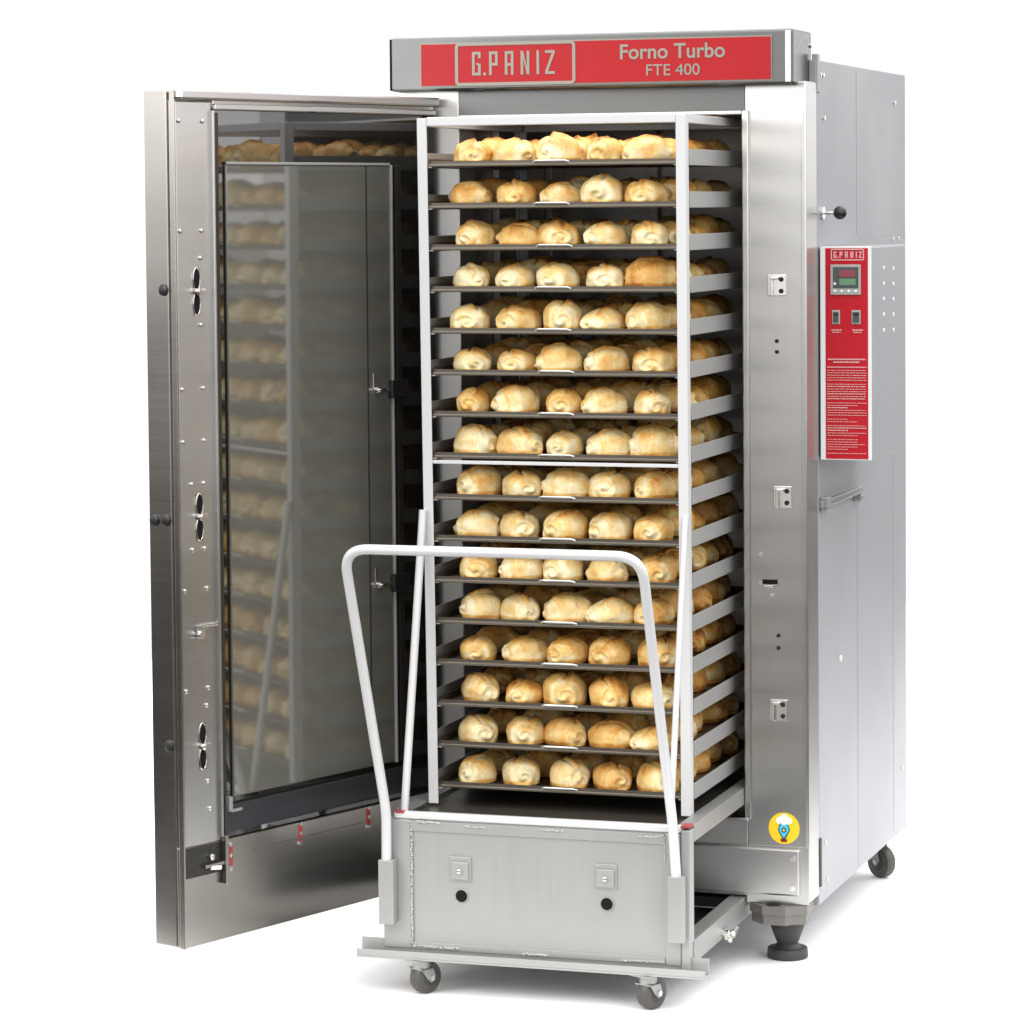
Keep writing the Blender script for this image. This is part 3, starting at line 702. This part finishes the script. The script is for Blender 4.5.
cam.clip_end = 200; cam.clip_start = .1

# ------------------------------------------------------------------ LIGHT
w = bpy.data.worlds.new('World'); scene.world = w; w.use_nodes = True
nt = w.node_tree; N = nt.nodes; L = nt.links; bg = N['Background']
tc = N.new('ShaderNodeTexCoord'); sp = N.new('ShaderNodeSeparateXYZ'); L.new(tc.outputs['Generated'], sp.inputs[0])
def mr(src, a, b, c, d_, interp='SMOOTHSTEP'):
    n = N.new('ShaderNodeMapRange'); n.interpolation_type = interp
    for k, v_ in zip(('From Min', 'From Max', 'To Min', 'To Max'), (a, b, c, d_)): n.inputs[k].default_value = v_
    L.new(src, n.inputs['Value']); return n.outputs[0]
def mth(op, a, b):
    n = N.new('ShaderNodeMath'); n.operation = op
    for k, v_ in enumerate((a, b)):
        if isinstance(v_, (int, float)): n.inputs[k].default_value = v_
        else: L.new(v_, n.inputs[k])
    return n.outputs[0]
# world shaped by direction: white behind, dim front, bright zenith added for the floor
front = mth('MAXIMUM', mr(sp.outputs['Y'], .58, .80, 1, 0), mr(sp.outputs['X'], .06, .26, 0, 1))
rp = N.new('ShaderNodeValToRGB'); rp.color_ramp.interpolation = 'LINEAR'
L.new(mr(sp.outputs['Z'], -.30, .30, 0, 1, 'LINEAR'), rp.inputs[0])
cr = rp.color_ramp
def pos(z): return (z+.30)/.60
def g(v_, wm=1.): return (v_*wm, v_, v_/wm, 1)
cr.elements[0].position = 0; cr.elements[0].color = g(.09, 1.05)
cr.elements[1].position = 1; cr.elements[1].color = g(1.3)
for z_, v_ in ((-.19, .15), (-.11, .22), (-.06, .38), (-.032, .80), (-.016, 1.9), (.015, 2.1), (.12, 1.7)):
    e = cr.elements.new(pos(z_)); e.color = g(v_, 1.0+.05*(z_ < -.02))
leftdim = mth('MAXIMUM', mth('MULTIPLY', mr(sp.outputs['X'], -.85, -.40, .30, 1), mr(sp.outputs['X'], .16, .45, 1, .30)), mr(sp.outputs['Z'], -.03, .02, 0, 1))
fd = N.new('ShaderNodeMix'); fd.data_type = 'RGBA'; fd.blend_type = 'MULTIPLY'; fd.inputs['Factor'].default_value = 1
cmb = N.new('ShaderNodeCombineColor'); 
for k in range(3): L.new(leftdim, cmb.inputs[k])
L.new(rp.outputs[0], fd.inputs['A']); L.new(cmb.outputs[0], fd.inputs['B'])
mx = N.new('ShaderNodeMix'); mx.data_type = 'RGBA'; L.new(front, mx.inputs['Factor']); mx.inputs['A'].default_value = (1.12, 1.12, 1.12, 1); L.new(fd.outputs['Result'], mx.inputs['B'])
topm = N.new('ShaderNodeMix'); topm.data_type = 'RGBA'; L.new(mr(sp.outputs['Z'], .35, .8, 0, 1), topm.inputs['Factor'])
L.new(mx.outputs['Result'], topm.inputs['A']); topm.inputs['B'].default_value = (3.6, 3.6, 3.6, 1)
L.new(topm.outputs['Result'], bg.inputs['Color']); bg.inputs['Strength'].default_value = 1.0
def area(name, loc, tgt, sx, sy, power, c=(1, 1, 1)):
    l = bpy.data.lights.new(name, 'AREA'); l.shape = 'RECTANGLE'; l.size = sx; l.size_y = sy; l.energy = power; l.color = c
    o = bpy.data.objects.new(name, l); col.objects.link(o); o.location = loc
    o.rotation_euler = (Vector(tgt)-Vector(loc)).to_track_quat('-Z', 'Y').to_euler(); return o
area('softbox', (-3.3, -4.9, 3.4), (.6, 0, 1.1), 2.4, 2.4, 150, (1, .985, .96))
area('fill_light', (5.2, -4.2, 2.6), (1.0, .1, 1.1), 2., 2.4, 62, (.96, .98, 1))  # added fill for the side wall and rolls, no lamp seen there

scene.render.engine = 'CYCLES'
scene.cycles.max_bounces = 8; scene.cycles.diffuse_bounces = 4; scene.cycles.glossy_bounces = 5
scene.cycles.use_denoising = True
scene.view_settings.view_transform = 'Standard'; scene.view_settings.look = 'None'
scene.view_settings.exposure = 0; scene.view_settings.gamma = 1; scene.view_settings.use_curve_mapping = False
